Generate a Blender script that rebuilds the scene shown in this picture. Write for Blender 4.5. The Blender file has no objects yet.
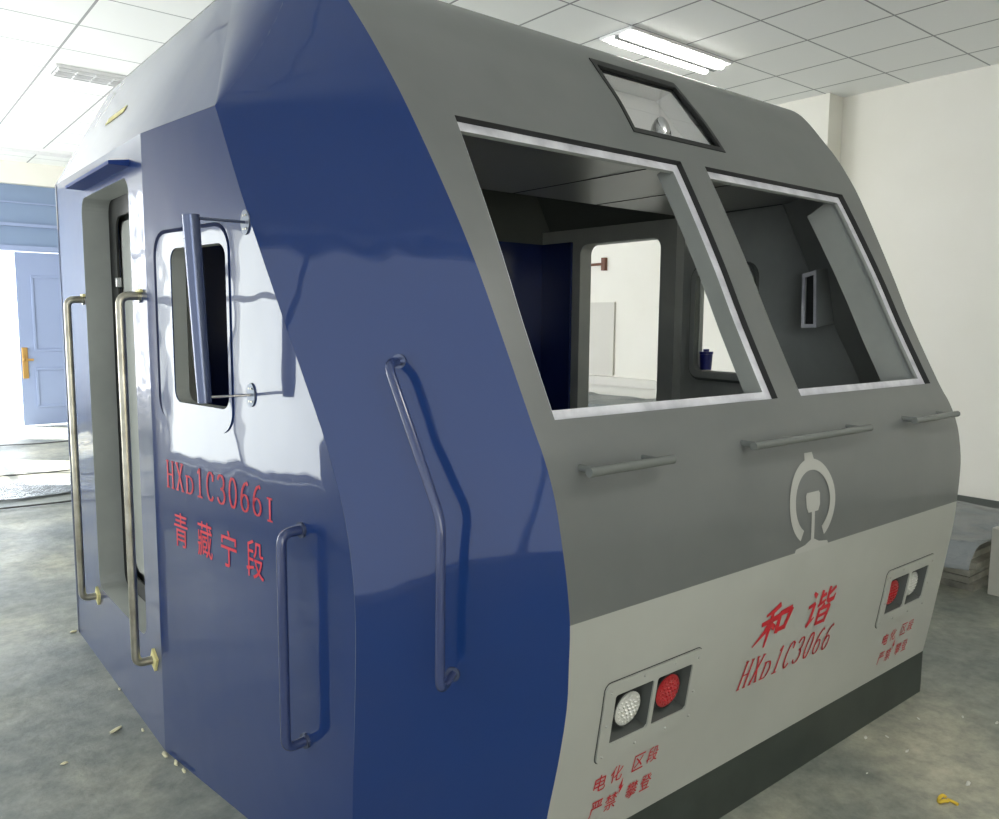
import bpy, bmesh, math, random
from mathutils import Vector, Matrix
from mathutils.geometry import delaunay_2d_cdt
random.seed(7)
S = bpy.context.scene
C = S.collection
W = 2.096          # width of the flat front; the cab is symmetric about x = W/2

# ------------------------------------------------------------------ materials
def mat(name, col, rough=.5, metal=0, spec=.5, coat=0, coat_r=.05, emit=None, estr=0, trans=0, alpha=1, ior=1.5):
    m = bpy.data.materials.new(name); m.use_nodes = True
    b = m.node_tree.nodes['Principled BSDF']
    b.inputs['Base Color'].default_value = (*col, 1)
    b.inputs['Roughness'].default_value = rough
    b.inputs['Metallic'].default_value = metal
    b.inputs['Specular IOR Level'].default_value = spec
    b.inputs['Coat Weight'].default_value = coat
    b.inputs['Coat Roughness'].default_value = coat_r
    b.inputs['Transmission Weight'].default_value = trans
    b.inputs['Alpha'].default_value = alpha
    b.inputs['IOR'].default_value = ior
    if emit:
        b.inputs['Emission Color'].default_value = (*emit, 1)
        b.inputs['Emission Strength'].default_value = estr
    return m
def nodes(m): return m.node_tree.nodes, m.node_tree.links, m.node_tree.nodes['Principled BSDF']
def noise(m, scale, detail=4, rough=.6, coord='Object', stretch=(1,1,1)):
    n, l, b = nodes(m)
    tc = n.new('ShaderNodeTexCoord'); mp = n.new('ShaderNodeMapping'); mp.inputs['Scale'].default_value = stretch
    nz = n.new('ShaderNodeTexNoise'); nz.inputs['Scale'].default_value = scale
    nz.inputs['Detail'].default_value = detail; nz.inputs['Roughness'].default_value = rough
    l.new(tc.outputs[coord], mp.inputs['Vector']); l.new(mp.outputs['Vector'], nz.inputs['Vector'])
    return nz
def ramp(m, src, stops):
    n, l, b = nodes(m)
    r = n.new('ShaderNodeValToRGB'); l.new(src, r.inputs['Fac'])
    e = r.color_ramp.elements
    while len(e) < len(stops): e.new(.5)
    for k, (p, c) in enumerate(stops):
        e[k].position = p; e[k].color = (*c, 1) if len(c) == 3 else c
    return r
def vary(m, scale, c0, c1, p0=.35, p1=.65, **k):
    n, l, b = nodes(m); nz = noise(m, scale, **k); r = ramp(m, nz.outputs['Fac'], [(p0, c0), (p1, c1)])
    l.new(r.outputs['Color'], b.inputs['Base Color']); return r
def bump(m, scale, strength, dist=.01, target='Normal', **k):
    n, l, b = nodes(m); nz = noise(m, scale, **k)
    bp = n.new('ShaderNodeBump'); bp.inputs['Strength'].default_value = strength; bp.inputs['Distance'].default_value = dist
    l.new(nz.outputs['Fac'], bp.inputs['Height']); l.new(bp.outputs['Normal'], b.inputs[target])
    if target == 'Normal' and b.inputs['Coat Weight'].default_value > 0: l.new(bp.outputs['Normal'], b.inputs['Coat Normal'])

BLUE = mat('blue_gloss_paint', (.0065, .027, .115), .3, spec=.15, coat=.8, coat_r=.02); bump(BLUE, 3.5, .35, .008, detail=2)
BLUEIN = mat('navy_inner_paint', (.008, .018, .09), .15, spec=.5)
GREY = mat('grey_satin_paint', (.2, .21, .195), .38, coat=.45, coat_r=.10); vary(GREY, 2.2, (.098,.105,.100), (.115,.121,.116)); bump(GREY, 4, .12, .006, detail=2)
GREYIN = mat('grey_inner_paint', (.27, .29, .26), .45); vary(GREYIN, 3, (.27,.285,.265), (.32,.335,.31))
WHITE = mat('offwhite_satin_paint', (.50, .51, .44), .35); vary(WHITE, 1.6, (.30,.305,.272), (.335,.34,.305))
DARK = mat('dark_skirt_paint', (.035, .045, .038), .45); vary(DARK, 6, (.02,.026,.022), (.032,.04,.034))
SILVER = mat('pale_primer', (.62, .62, .66), .5); vary(SILVER, 9, (.40,.40,.43), (.60,.60,.63))
STEEL = mat('aged_steel_tube', (.42, .40, .32), .3, metal=.85); vary(STEEL, 12, (.33,.31,.25), (.5,.48,.4))
DSTEEL = mat('dark_blue_tube', (.03, .045, .12), .22, coat=.4)
SLATE = mat('slate_tube', (.10, .12, .19), .22, metal=.6)
CHROME = mat('bright_metal', (.6, .6, .6), .25, metal=1)
PLATE = mat('dull_zinc', (.14,.16,.20), .4, metal=.7)
RUBBER = mat('black_rubber', (.012, .013, .012), .6)
RED = mat('red_vinyl', (.55, .012, .03), .5)
DRED = mat('red_vinyl_front', (.42, .012, .02), .5)
EMBLEM = mat('pale_vinyl', (.34, .34, .31), .45)
GLASS = mat('lamp_glass', (.9,.9,.9), .02, trans=1, ior=1.2)
LENSW = mat('white_lens', (.6,.6,.56), .2, metal=.4); 
LENSR = mat('red_lens', (.32,.006,.01), .3, coat=.5)
BOXW = mat('light_box_white', (.88,.88,.86), .4)  # white also stands in for the ceiling mirrored in the glass
TAPE = mat('yellow_tape', (.72,.66,.30), .6)
CREAM = mat('cream_wall', (.78, .76, .68), .6); vary(CREAM, .7, (.76,.74,.66), (.80,.78,.71))
PALEB = mat('pale_blue_wall', (.20, .27, .40), .5)
PALED = mat('pale_blue_door', (.27, .33, .50), .4)
GOLD = mat('brass_plate', (.6, .36, .12), .35, metal=.6)
FRAME = mat('white_window_frame', (.8,.8,.8), .4)
DAY = mat('daylight_sky', (0,0,0), 1, emit=(.93,.97,1.0), estr=9)
DAYS = [mat('daylight_dim', (0,0,0), 1, emit=(.90,.95,1.0), estr=1.5), mat('daylight_bright', (0,0,0), 1, emit=(.95,1.0,.96), estr=8), mat('daylight_sunny', (0,0,0), 1, emit=(.97,.98,1.0), estr=13)]  # first is only dimmed for a mild reflection; no curtain hangs there
TUBE = mat('lit_tube', (1,1,1), .5, emit=(1,.98,.92), estr=22)
DEADTUBE = mat('unlit_tube', (.8,.8,.8), .3)
LOUV = mat('louver_grey', (.22,.23,.23), .5)
BROWN = mat('brown_bracket', (.16,.06,.03), .5)
WOOD = mat('dusty_board', (.34,.32,.25), .7); vary(WOOD, 6, (.13,.125,.10), (.30,.29,.24))
PALEBOARD = mat('pale_board', (.66,.64,.58), .6)
CUPB = mat('navy_plastic', (.01,.015,.14), .3)
CABLE = mat('dark_cable', (.05,.05,.05), .5)
PLAST = mat('clear_plastic_film', (.30,.33,.34), .2, alpha=.6, spec=.7); bump(PLAST, 9, .9, .05, detail=5)
CRUMB = mat('foam_yellow', (.62,.58,.38), .8)
MUST = mat('mustard_foam', (.55,.38,.03), .7)
CRUMBW = mat('plaster_crumb', (.62,.62,.56), .9)

FLOORM = mat('concrete_floor', (.4,.4,.37), .5)
n, l, b = nodes(FLOORM)
n1 = noise(FLOORM, .9, 8, .62); r1 = ramp(FLOORM, n1.outputs['Fac'], [(.34, (.10,.12,.118)), (.5, (.215,.226,.195)), (.68, (.40,.385,.30))])
n2 = noise(FLOORM, 14, 6, .7); r2 = ramp(FLOORM, n2.outputs['Fac'], [(.3, (.62,.64,.65)), (.68, (1.2,1.19,1.15))])
mx = n.new('ShaderNodeMix'); mx.data_type = 'RGBA'; mx.blend_type = 'MULTIPLY'; mx.inputs['Factor'].default_value = 1
l.new(r1.outputs['Color'], mx.inputs['A']); l.new(r2.outputs['Color'], mx.inputs['B']); l.new(mx.outputs['Result'], b.inputs['Base Color'])
n3 = noise(FLOORM, 1.7, 5); r3 = ramp(FLOORM, n3.outputs['Fac'], [(.3, (.32,)*3), (.7, (.6,)*3)]); l.new(r3.outputs['Color'], b.inputs['Roughness'])
bp = n.new('ShaderNodeBump'); bp.inputs['Strength'].default_value = .5; bp.inputs['Distance'].default_value = .012
n4 = noise(FLOORM, 7, 8, .65); l.new(n4.outputs['Fac'], bp.inputs['Height']); l.new(bp.outputs['Normal'], b.inputs['Normal'])

# suspended ceiling: tiles with grey seams
TX, TY, OX, OY = .583, .614, .128, 2.53
CEILM = mat('ceiling_tiles', (.8,.8,.8), .7)
n, l, b = nodes(CEILM)
tc = n.new('ShaderNodeTexCoord'); sp = n.new('ShaderNodeSeparateXYZ'); l.new(tc.outputs['Object'], sp.inputs[0])
def mth(op, a, bv=None):
    q = n.new('ShaderNodeMath'); q.operation = op
    for i, v in enumerate((a, bv)):
        if v is None: continue
        if isinstance(v, (int, float)): q.inputs[i].default_value = v
        else: l.new(v, q.inputs[i])
    return q.outputs[0]
def seam(out, off, per, w):
    q = mth('DIVIDE', mth('SUBTRACT', out, off), per)
    q = mth('ABSOLUTE', mth('SUBTRACT', q, mth('ROUND', q)))
    return mth('LESS_THAN', mth('MULTIPLY', q, per), w)
sm = mth('MAXIMUM', seam(sp.outputs['X'], OX, TX, .0085), seam(sp.outputs['Y'], OY, TY, .0065))
mx = n.new('ShaderNodeMix'); mx.data_type = 'RGBA'
mx.inputs['A'].default_value = (.91,.92,.90,1); mx.inputs['B'].default_value = (.33,.34,.34,1)
l.new(sm, mx.inputs['Factor']); l.new(mx.outputs['Result'], b.inputs['Base Color'])

# ------------------------------------------------------------------ helpers
def finish(me, mats, smooth=35):
    for m in mats: me.materials.append(m)
    if smooth:
        me.shade_smooth(); me.set_sharp_from_angle(angle=math.radians(smooth))
def obj(name, bm, mats, parent=None, smooth=35, loc=None):
    me = bpy.data.meshes.new(name)
    bmesh.ops.recalc_face_normals(bm, faces=bm.faces[:]) if not getattr(bm, 'keep', False) else None
    bm.to_mesh(me); bm.free()
    if not isinstance(mats, (list, tuple)): mats = [mats]
    finish(me, mats, smooth)
    o = bpy.data.objects.new(name, me); C.objects.link(o)
    if parent: o.parent = parent
    if loc is not None: o.location = loc
    return o
def raw(name, vs, fs, mats, parent=None, idx=None, smooth=35):
    me = bpy.data.meshes.new(name); me.from_pydata([tuple(v) for v in vs], [], fs)
    if idx: me.polygons.foreach_set('material_index', idx)
    if not isinstance(mats, (list, tuple)): mats = [mats]
    me.update(); finish(me, mats, smooth)
    o = bpy.data.objects.new(name, me); C.objects.link(o)
    if parent: o.parent = parent
    return o
def tag(o, label=None, cat=None, group=None, kind=None):
    if label: o['label'] = label
    if cat: o['category'] = cat
    if group: o['group'] = group
    if kind: o['kind'] = kind
    return o
def empty(name, loc=(0,0,0)):
    o = bpy.data.objects.new(name, None); C.objects.link(o); o.location = loc; o.empty_display_size = .1; return o
def box(bm, x0, x1, y0, y1, z0, z1, bev=0, seg=2):
    r = bmesh.ops.create_cube(bm, size=1)
    for v in r['verts']:
        v.co = Vector(((x0+x1)/2 + v.co.x*(x1-x0), (y0+y1)/2 + v.co.y*(y1-y0), (z0+z1)/2 + v.co.z*(z1-z0)))
    if bev:
        es = list({e for v in r['verts'] for e in v.link_edges})
        bmesh.ops.bevel(bm, geom=es, offset=bev, segments=seg, affect='EDGES', profile=.5)
    return bm
def B(*a, **k): return box(bmesh.new(), *a, **k)
def rounded_path(pts, r, n=6):
    """polyline with filleted corners"""
    P = [Vector(p) for p in pts]; out = [P[0]]
    for i in range(1, len(P)-1):
        a = (P[i-1]-P[i]); c = (P[i+1]-P[i])
        rr = min(r, a.length*.49, c.length*.49)
        p0 = P[i]+a.normalized()*rr; p1 = P[i]+c.normalized()*rr
        for k in range(n+1):
            t = k/n; out.append((1-t)**2*p0 + 2*t*(1-t)*P[i] + t*t*p1)
    out.append(P[-1]); return out
def tube(bm, pts, r, seg=14, caps=True, r_end=None):
    P = [Vector(p) for p in pts]; n = len(P)
    T = [(P[min(i+1,n-1)]-P[max(i-1,0)]).normalized() for i in range(n)]
    up = Vector((0,0,1)) if abs(T[0].z) < .9 else Vector((1,0,0))
    N = (up - T[0]*up.dot(T[0])).normalized(); rings = []
    for i in range(n):
        N = (N - T[i]*N.dot(T[i])).normalized(); Bn = T[i].cross(N)
        rr = r if r_end is None else r + (r_end-r)*i/(n-1)
        rings.append([bm.verts.new(P[i] + (N*math.cos(2*math.pi*k/seg) + Bn*math.sin(2*math.pi*k/seg))*rr) for k in range(seg)])
    for a, b2 in zip(rings, rings[1:]):
        for k in range(seg): bm.faces.new((a[k], a[(k+1)%seg], b2[(k+1)%seg], b2[k]))
    if caps:
        bm.faces.new(rings[0]); bm.faces.new(rings[-1])
    return bm
def disc(bm, c, axis, r, h, seg=20, r2=None):
    c = Vector(c); a = Vector(axis).normalized()
    return tube(bm, [c, c+a*h], r, seg, r_end=r2)
def rrect(x0, x1, y0, y1, r, n=5):
    out = []
    for cx, cy, a0 in ((x1-r, y0+r, -90), (x1-r, y1-r, 0), (x0+r, y1-r, 90), (x0+r, y0+r, 180)):
        for k in range(n+1):
            a = math.radians(a0 + 90*k/n); out.append((cx+r*math.cos(a), cy+r*math.sin(a)))
    return out
def inside(p, poly):
    x, y = p; c = False; n = len(poly)
    for i in range(n):
        x0, y0 = poly[i]; x1, y1 = poly[i-1]
        if (y0 > y) != (y1 > y) and x < (x1-x0)*(y-y0)/(y1-y0)+x0: c = not c
    return c
def sheet(name, outer, holes, fn, t, mats, parent=None, lines=(), mfn=None, smooth=30):
    """2-D outline with holes -> surface fn(u,v,depth) with real thickness t; mats = outer, inner, rim"""
    V = []; E = []
    for loop in [outer]+list(holes):
        s = len(V); V += [Vector(p) for p in loop]; E += [(s+i, s+(i+1) % len(loop)) for i in range(len(loop))]
    for a, b2 in lines:
        s = len(V); V += [Vector(a), Vector(b2)]; E.append((s, s+1))
    r = delaunay_2d_cdt(V, E, [], 0, 1e-6)
    vs, fs = r[0], r[2]; keep = []
    for f in fs:
        c = sum((vs[i] for i in f), Vector((0,0)))/len(f)
        if inside(c, outer) and not any(inside(c, h) for h in holes): keep.append(f)
    used = sorted({i for f in keep for i in f}); mp = {i: k for k, i in enumerate(used)}; n = len(used)
    P = [fn(vs[i].x, vs[i].y, 0) for i in used] + [fn(vs[i].x, vs[i].y, t) for i in used]
    F = []; I = []; ed = {}
    for f in keep:
        g = [mp[i] for i in f]; c = sum((vs[i] for i in f), Vector((0,0)))/len(f)
        F.append(g); I.append(mfn(c.x, c.y) if mfn else 0)
        F.append([i+n for i in reversed(g)]); I.append(1)
        for i in range(len(g)): ed[(g[i], g[(i+1) % len(g)])] = 1
    for (a, b2) in list(ed):
        if (b2, a) not in ed: F.append([b2, a, a+n, b2+n]); I.append(2)
    # orient so outer faces point away from depth
    a, b2, c = (Vector(P[i]) for i in F[0][:3]); nrm = (b2-a).cross(c-a)
    if nrm.dot(Vector(P[F[0][0]+n])-a) > 0: F = [list(reversed(f)) for f in F]
    mats = list(mats)
    while len(mats) < 3: mats.append(mats[0])
    return raw(name, P, F, mats, parent, I, smooth)

# ------------------------------------------------------------------ the locomotive cab
cab = tag(empty('locomotive_cab', (W/2, 1.4, 0)), 'full size blue, grey and off-white locomotive driving cab mock-up standing on the concrete floor', 'train cab')
def par(o):                         # keep world placement under the cab empty
    o.parent = cab; o.matrix_parent_inverse = Matrix.Translation(-cab.location); return o

# front profile nodes: z, y, x of the left front edge
NOD = [(0,0,0),(.173,0,0),(.31,-.022,.0),(.456,-.047,.010),(.6,-.069,.014),(.72,-.082,.006),(.812,-.087,.002),(.9,-.087,-.008),(.99,-.081,-.019),
       (1.1,-.06,-.025),(1.19,-.024,-.027),(1.267,.022,-.026),(1.5,.145,-.033),(1.67,.228,-.048),(1.85,.323,-.072),(2.03,.424,-.100),(2.13,.488,-.115),
       (2.23,.560,-.128),(2.32,.636,-.136),(2.40,.705,-.144),(2.46,.770,-.155),(2.502,.850,-.172),(2.53,.97,-.200),(2.545,1.2,-.213)]
def cat(tab, k):
    """Catmull-Rom through rows, returns denser rows"""
    out = []
    for i in range(len(tab)-1):
        p0 = tab[max(i-1,0)]; p1 = tab[i]; p2 = tab[i+1]; p3 = tab[min(i+2, len(tab)-1)]
        for j in range(k):
            t = j/k
            out.append(tuple(.5*((2*b)+(-a+c)*t+(2*a-5*b+4*c-d)*t*t+(-a+3*b-3*c+d)*t**3) for a,b,c,d in zip(p0,p1,p2,p3)))
    out.append(tab[-1]); return out
ROW = [NOD[0]] + cat(NOD[1:], 3)
ROW.append((2.545, 2.78, -.213))
# arc length
SL = [0]
for a, c in zip(ROW, ROW[1:]): SL.append(SL[-1] + math.hypot(c[0]-a[0], c[1]-a[1]))
def lerp_at(s):
    for i in range(len(SL)-1):
        if s <= SL[i+1] or i == len(SL)-2:
            t = (s-SL[i])/(SL[i+1]-SL[i]); a, c = ROW[i], ROW[i+1]
            return i, t, tuple(a[k]+(c[k]-a[k])*t for k in range(3))
def s_of_z(z):
    for i in range(len(ROW)-1):
        if ROW[i][0] <= z <= ROW[i+1][0] and ROW[i+1][0] > ROW[i][0]:
            return SL[i] + (z-ROW[i][0])/(ROW[i+1][0]-ROW[i][0])*(SL[i+1]-SL[i])
    return SL[-1]
NRM = []
for i in range(len(ROW)):
    a = ROW[max(i-1,0)]; c = ROW[min(i+1,len(ROW)-1)]
    dz, dy = c[0]-a[0], c[1]-a[1]; L = math.hypot(dz, dy); NRM.append((dz/L, -dy/L))   # inward normal (y, z)
def front(u, s, d):
    i, t, (z, y, _) = lerp_at(s); ny = NRM[i][0]*(1-t)+NRM[i+1][0]*t; nz = NRM[i][1]*(1-t)+NRM[i+1][1]*t
    return Vector((u, y+ny*d, z+nz*d))
def fz(u, z, d=0): return front(u, s_of_z(z), d)

left = [(ROW[i][2], SL[i]) for i in range(len(ROW))]
outer_f = left + [(W-x, s) for x, s in reversed(left)]
def wrect(x0, x1, z0, z1, r=.0):
    s0, s1 = s_of_z(z0), s_of_z(z1)
    return rrect(x0, x1, s0, s1, r) if r else [(x0,s0),(x1,s0),(x1,s1),(x0,s1)]
LW = (.047, .982); RW = (W-.982, W-.047); WZ = (1.268, 2.035)
HL = [(.178,.322),(.336,.480)]; HZ = (.452,.588)
win_holes = [wrect(*LW, *WZ), wrect(*RW, *WZ)]
lamp_hole = [(.81, s_of_z(2.125)), (1.285, s_of_z(2.125)), (1.262, s_of_z(2.385)), (.825, s_of_z(2.385))]
hl_holes = []
for a, b2 in HL:
    hl_holes += [wrect(a, b2, *HZ), wrect(W-b2, W-a, *HZ)]
sb, sk = s_of_z(.812), s_of_z(.173)
lines = [((-.3, s), (W+.3, s)) for s in SL[1:-1]] + [((-.3, sb), (W+.3, sb))]
def up(poly): return [(x, s) for x, s in poly]
# three bands of the nose: dark skirt, off-white apron, grey hood
def band(name, s0, s1, holes, mats, t=.02):
    L = [(x, s) for x, s in left if s0+1e-6 < s < s1-1e-6]
    def xl(s): return lerp_at(s)[2][2]
    L = [(xl(s0), s0)] + L + [(xl(s1), s1)]
    out = L + [(W-x, s) for x, s in reversed(L)]
    ln = [((-.3, s), (W+.3, s)) for s in SL if s0+1e-4 < s < s1-1e-4]
    return par(sheet(name, out, holes, front, t, mats, None, ln))
band('skirt', 0, sk, [], (DARK, GREYIN, DARK))
band('front_apron', sk, sb, hl_holes, (WHITE, GREYIN, WHITE))
band('front_hood', sb, SL[-1], win_holes+[lamp_hole], (GREY, GREYIN, RUBBER))

# windshield surround: the deep inner frame whose pale flange shows inside each opening
g = .021
fl = []
for a, b2 in (LW, RW):
    o_ = wrect(a-.05 if a < .5 else a-.055, b2+.055 if a < .5 else b2+.05, WZ[0]-.05, WZ[1]+.05)
    i_ = wrect(a+g, b2-g*1.6, WZ[0]+.028, WZ[1]-.026)
    ln = [((-.3, s), (W+.3, s)) for s in SL if WZ[0]-.2 < s]
    sh = sheet('windshield_frame', o_, [i_], lambda u, v, d: front(u, v, d+.0205), .012, (SILVER, GREYIN, GREYIN), None, ln)
    par(sh)
# deep side reveals behind the flanges: both faces of the centre pillar and the outer side of each opening
def reveal(x0, x1, dep, z0=1.28, z1=2.04):
    ln = [((-.3, s), (W+.3, s)) for s in SL if z0 < lerp_at(s)[2][0] < z1]
    par(sheet('window_reveal', wrect(x0, x1, z0, z1), [], lambda u, v, d: front(u, v, d+.033), dep, (GREYIN, GREYIN, GREYIN), None, ln))
reveal(.951, 1.145, .05); reveal(.015, .068, .10); reveal(W-.068, W-.015, .13)

# chamfer: ruled between rear curve Cc(z) and the front edge
CT = [(0,-.313,.372),(.3,-.312,.362),(.6,-.309,.347),(.82,-.309,.345),(1.012,-.314,.379),(1.2,-.326,.456),(1.37,-.340,.555),(1.6,-.359,.69),(1.845,-.379,.828),(2.087,-.397,.948)]
CTd = cat(CT, 4)
def Cc(z):
    if z >= 2.087:
        t = min(1, (z-2.087)/(2.53-2.087))
        return (-.397+(.397-.2195)*t, .948+(1.01-.948)*t)
    for a, c in zip(CTd, CTd[1:]):
        if a[0] <= z <= c[0]+1e-9:
            t = (z-a[0])/(c[0]-a[0]); return (a[1]+(c[1]-a[1])*t, a[2]+(c[2]-a[2])*t)
zs = sorted({round(r[0],5) for r in ROW if r[0] <= 2.53} | {2.087, .05, .24})
def Fe(z):
    i, t, (zz, y, x) = lerp_at(s_of_z(z)); return (x, y)
def mirror(P): return [Vector((W-p.x, p.y, p.z)) for p in P]
NU = 10; FA = .6; FY = 1.25
def chamfer(side):
    V = []; 
    for z in zs:
        c, f = Vector(Cc(z)), Vector(Fe(z))
        if z > 2.087: c = c.lerp(f, FA*(z-2.087)/(2.53-2.087))
        for k in range(NU+1):
            p = c.lerp(f, k/NU); V.append(Vector((p.x, p.y, z)))
    n = len(V); T = Vector((.03*.76, .03*.65, 0)); V += [p+T for p in V]
    F = []; I = []; w = NU+1
    for j in range(len(zs)-1):
        for k in range(NU):
            a = j*w+k; F.append((a, a+1, a+1+w, a+w)); I.append(0); F.append((a+n, a+w+n, a+1+w+n, a+1+n)); I.append(1)
        for a in (j*w, j*w+NU): F.append((a, a+w, a+w+n, a+n)); I.append(1)
    for k in range(NU):
        F.append((k, k+1, k+1+n, k+n)); I.append(1)
    if side < 0: V = mirror(V); F = [tuple(reversed(f)) for f in F]
    return par(raw('corner_panel', V, F, (BLUE, GREYIN), None, I, 60))
chamfer(1); chamfer(-1)

# side quarter panel with the cab window (vertical plane), (v = distance from the door edge)
NAVYSHADE = mat('navy_recess_shade', (.004,.010,.04), .8, spec=.1); DGREYIN = mat('dark_grey_inner', (.09,.10,.09), .5)  # navy carries the shade of the curved window recess
BWY = (1.13, 1.48); BWZ = (1.228, 1.762)
A0 = Vector((-.465, 1.43)); A1 = Vector((-.313, .37)); QL = (A1-A0).length; qd = (A1-A0)/QL; qn = Vector((-qd.y, qd.x)); 
if qn.x < 0: qn = -qn          # inward normal (towards +x)
B0 = Vector((-.465, 1.62)); bd = (A1-B0).normalized(); bn = Vector((-bd.y, bd.x)); bn = bn if bn.x > 0 else -bn
def quarter(side):
    def fn(u, z, d):
        p = (A0+qd*u+qn*d) if side > 0 else (B0+bd*u+bn*d); x = p.x if side > 0 else W-p.x; return Vector((x, p.y, z))
    return fn
def uy(y): return (1.43-y)/(1.43-.37)*QL
def uyb(y): return (1.62-y)/(1.62-.37)*(A1-B0).length
qedge = [( (Vector(Cc(z))-A0).dot(qd), z) for z in zs if z <= 2.088]
out_q = [(0,0)] + qedge + [(0, 2.083)]
out_b = [(0,0)] + [((Vector(Cc(z))-B0).dot(bd), z) for z in zs if z <= 2.088] + [(0, 2.083)]
def bwin(y0, y1, z0, z1, r): return rrect(uyb(y1), uyb(y0), z0, z1, r, 6)
def qwin(y0, y1, z0, z1, r): return rrect(uy(y1), uy(y0), z0, z1, r, 6)
q1 = par(sheet('quarter_panel', out_q, [qwin(.91,1.25,1.235,1.712,.04)], quarter(1), .045, (BLUE, GREYIN, GREYIN), smooth=0))
q2 = par(sheet('quarter_panel', out_b, [bwin(BWY[0],BWY[1],BWZ[0],BWZ[1],.05)], quarter(-1), .03, (BLUE, GREYIN, GREYIN), smooth=0))
# raised window surrounds outside (left) and deep dark-lined one inside (right)
wf = par(sheet('window_frame', qwin(.898,1.345,1.165,1.758,.07), [qwin(.912,1.248,1.237,1.71,.04)],
     lambda u, z, d: quarter(1)(u, z, d-.004), .0038, (BLUE, BLUE, BLUE), smooth=0))
par(sheet('window_seal_shade', qwin(.897,1.366,1.172,1.770,.075), [qwin(.915,1.330,1.177,1.745,.068)],
     lambda u, z, d: quarter(1)(u, z, d-.002), .0019, (NAVYSHADE,), smooth=0))  # dark ring: shade of the curved recess put into the colour
par(sheet('window_lining', bwin(BWY[0]-.04,BWY[1]+.04,BWZ[0]-.04,BWZ[1]+.04,.07), [bwin(BWY[0]-.004,BWY[1]+.004,BWZ[0]-.004,BWZ[1]+.004,.052)],
     lambda u, z, d: quarter(-1)(u, z, d+.0302), .035, (GREYIN, GREYIN, DGREYIN), smooth=0))
par(sheet('window_seal_shade', bwin(BWY[0]-.055,BWY[1]+.055,BWZ[0]-.055,BWZ[1]+.055,.085), [bwin(BWY[0]-.042,BWY[1]+.042,BWZ[0]-.042,BWZ[1]+.042,.072)],
     lambda u, z, d: quarter(-1)(u, z, d+.0302), .022, (DGREYIN,), smooth=0))

# door panels (parallel to the track)
def doorp(side):
    def fn(y, z, d):
        x = -.465+d; return Vector((x if side > 0 else W-x, y, z))
    return fn
par(sheet('door_panel', [(1.43,0),(2.78,0),(2.78,2.088),(1.43,2.083)], [rrect(1.60,2.30,.352,1.972,.06,6)], doorp(1), .10, (BLUE, GREYIN, GREYIN), smooth=0))
par(sheet('door_panel', [(1.62,0),(2.78,0),(2.78,2.088),(1.62,2.083)], [rrect(1.735,2.395,.352,1.985,.06,6)], doorp(-1), .10, (BLUE, GREYIN, GREYIN), smooth=0))
# leaf of the near door, recessed and shut, with black seal
par(sheet('door_seal', rrect(1.50,2.36,.30,2.03,.05,4), [rrect(1.56,2.205,.42,1.90,.06,5)], lambda y,z,d: doorp(1)(y,z,d+.102), .008, (RUBBER,)))
leaf = par(sheet('door_leaf', rrect(1.50,2.34,.31,2.02,.05,5), [], lambda y,z,d: doorp(1)(y,z,d+.150), .03, (GREYIN,)))
leafp = par(sheet('door_leaf_panel', rrect(1.52,2.185,.44,1.88,.06,5), [], lambda y,z,d: doorp(1)(y,z,d+.118), .03, (GREYIN,)))
par(obj('door_latch', B(-.372,-.345,2.195,2.212,1.62,1.66,bev=.003), CHROME))

# roof facets (sloping shoulders) and roof
def facet(side):
    P = [Vector((-.465,2.78,2.088)), Vector((-.465,1.43,2.083)), Vector((-.397,.948,2.087)),
         Vector((-.2195,1.01,2.53)), Vector((-.213,1.2,2.545)), Vector((-.213,2.78,2.545))]
    # subdivide as strips between lower and upper polyline
    lo = [P[2], Vector((-.418,1.10,2.086)), Vector((-.441,1.26,2.0845)), P[1], Vector((-.465,1.88,2.085)), Vector((-.465,2.3,2.087)), P[0]]
    hi = [Vector((-.213,FY,2.545)), Vector((-.213,FY+.06,2.545)), Vector((-.213,FY+.12,2.545)), Vector((-.213,1.43,2.545)), Vector((-.213,1.88,2.545)), Vector((-.213,2.3,2.545)), P[5]]
    V = []; m = 6
    for a, c in zip(lo, hi):
        for k in range(m+1): V.append(a.lerp(c, k/m))
    n = len(V); V += [v+Vector((.02,0,-.012)) for v in V]; F = []; w = m+1
    for j in range(len(lo)-1):
        for k in range(m):
            a = j*w+k; F.append((a, a+1, a+1+w, a+w)); F.append((a+n, a+w+n, a+1+w+n, a+1+n))
    for j in range(len(lo)-1):
        for a in (j*w, j*w+m): F.append((a, a+w, a+w+n, a+n))
    for k in range(m):
        for a in (k, (len(lo)-1)*w+k): F.append((a, a+1, a+1+n, a+n))
    if side < 0: V = mirror(V)
    I = [k % 2 for k in range(2*(len(lo)-1)*m)]; I += [1]*(len(F)-len(I))
    return par(raw('roof_shoulder', V, F, (BLUE, DGREYIN), None, I, 40))
facet(1); facet(-1)
def fillet(side):
    V = []; m = 10; nz = 12; P2 = Vector((-.397,.948,2.087)); P3 = Vector((-.213,FY,2.545))
    for j in range(nz+1):
        z = 2.087+(2.53-2.087)*j/nz; t = j/nz
        A = P2.lerp(P3, t); c = Vector((*Cc(z), z)); f = Vector((*Fe(z), z)); D = c.lerp(f, FA*t)
        for k in range(m+1):
            q = k/m; V.append((1-q)**2*A+2*q*(1-q)*c+q*q*D)
    n = len(V); w = m+1; V += [v+Vector((.02,.012,-.008)) for v in V]; F = []; I = []
    for j in range(nz):
        for k in range(m):
            a = j*w+k; F.append((a, a+1, a+1+w, a+w)); I.append(0); F.append((a+n, a+w+n, a+1+w+n, a+1+n)); I.append(1)
    if side < 0: V = mirror(V)
    par(raw('roof_corner', V, F, (BLUE, GREYIN), None, I, 60))
fillet(1); fillet(-1)

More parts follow.
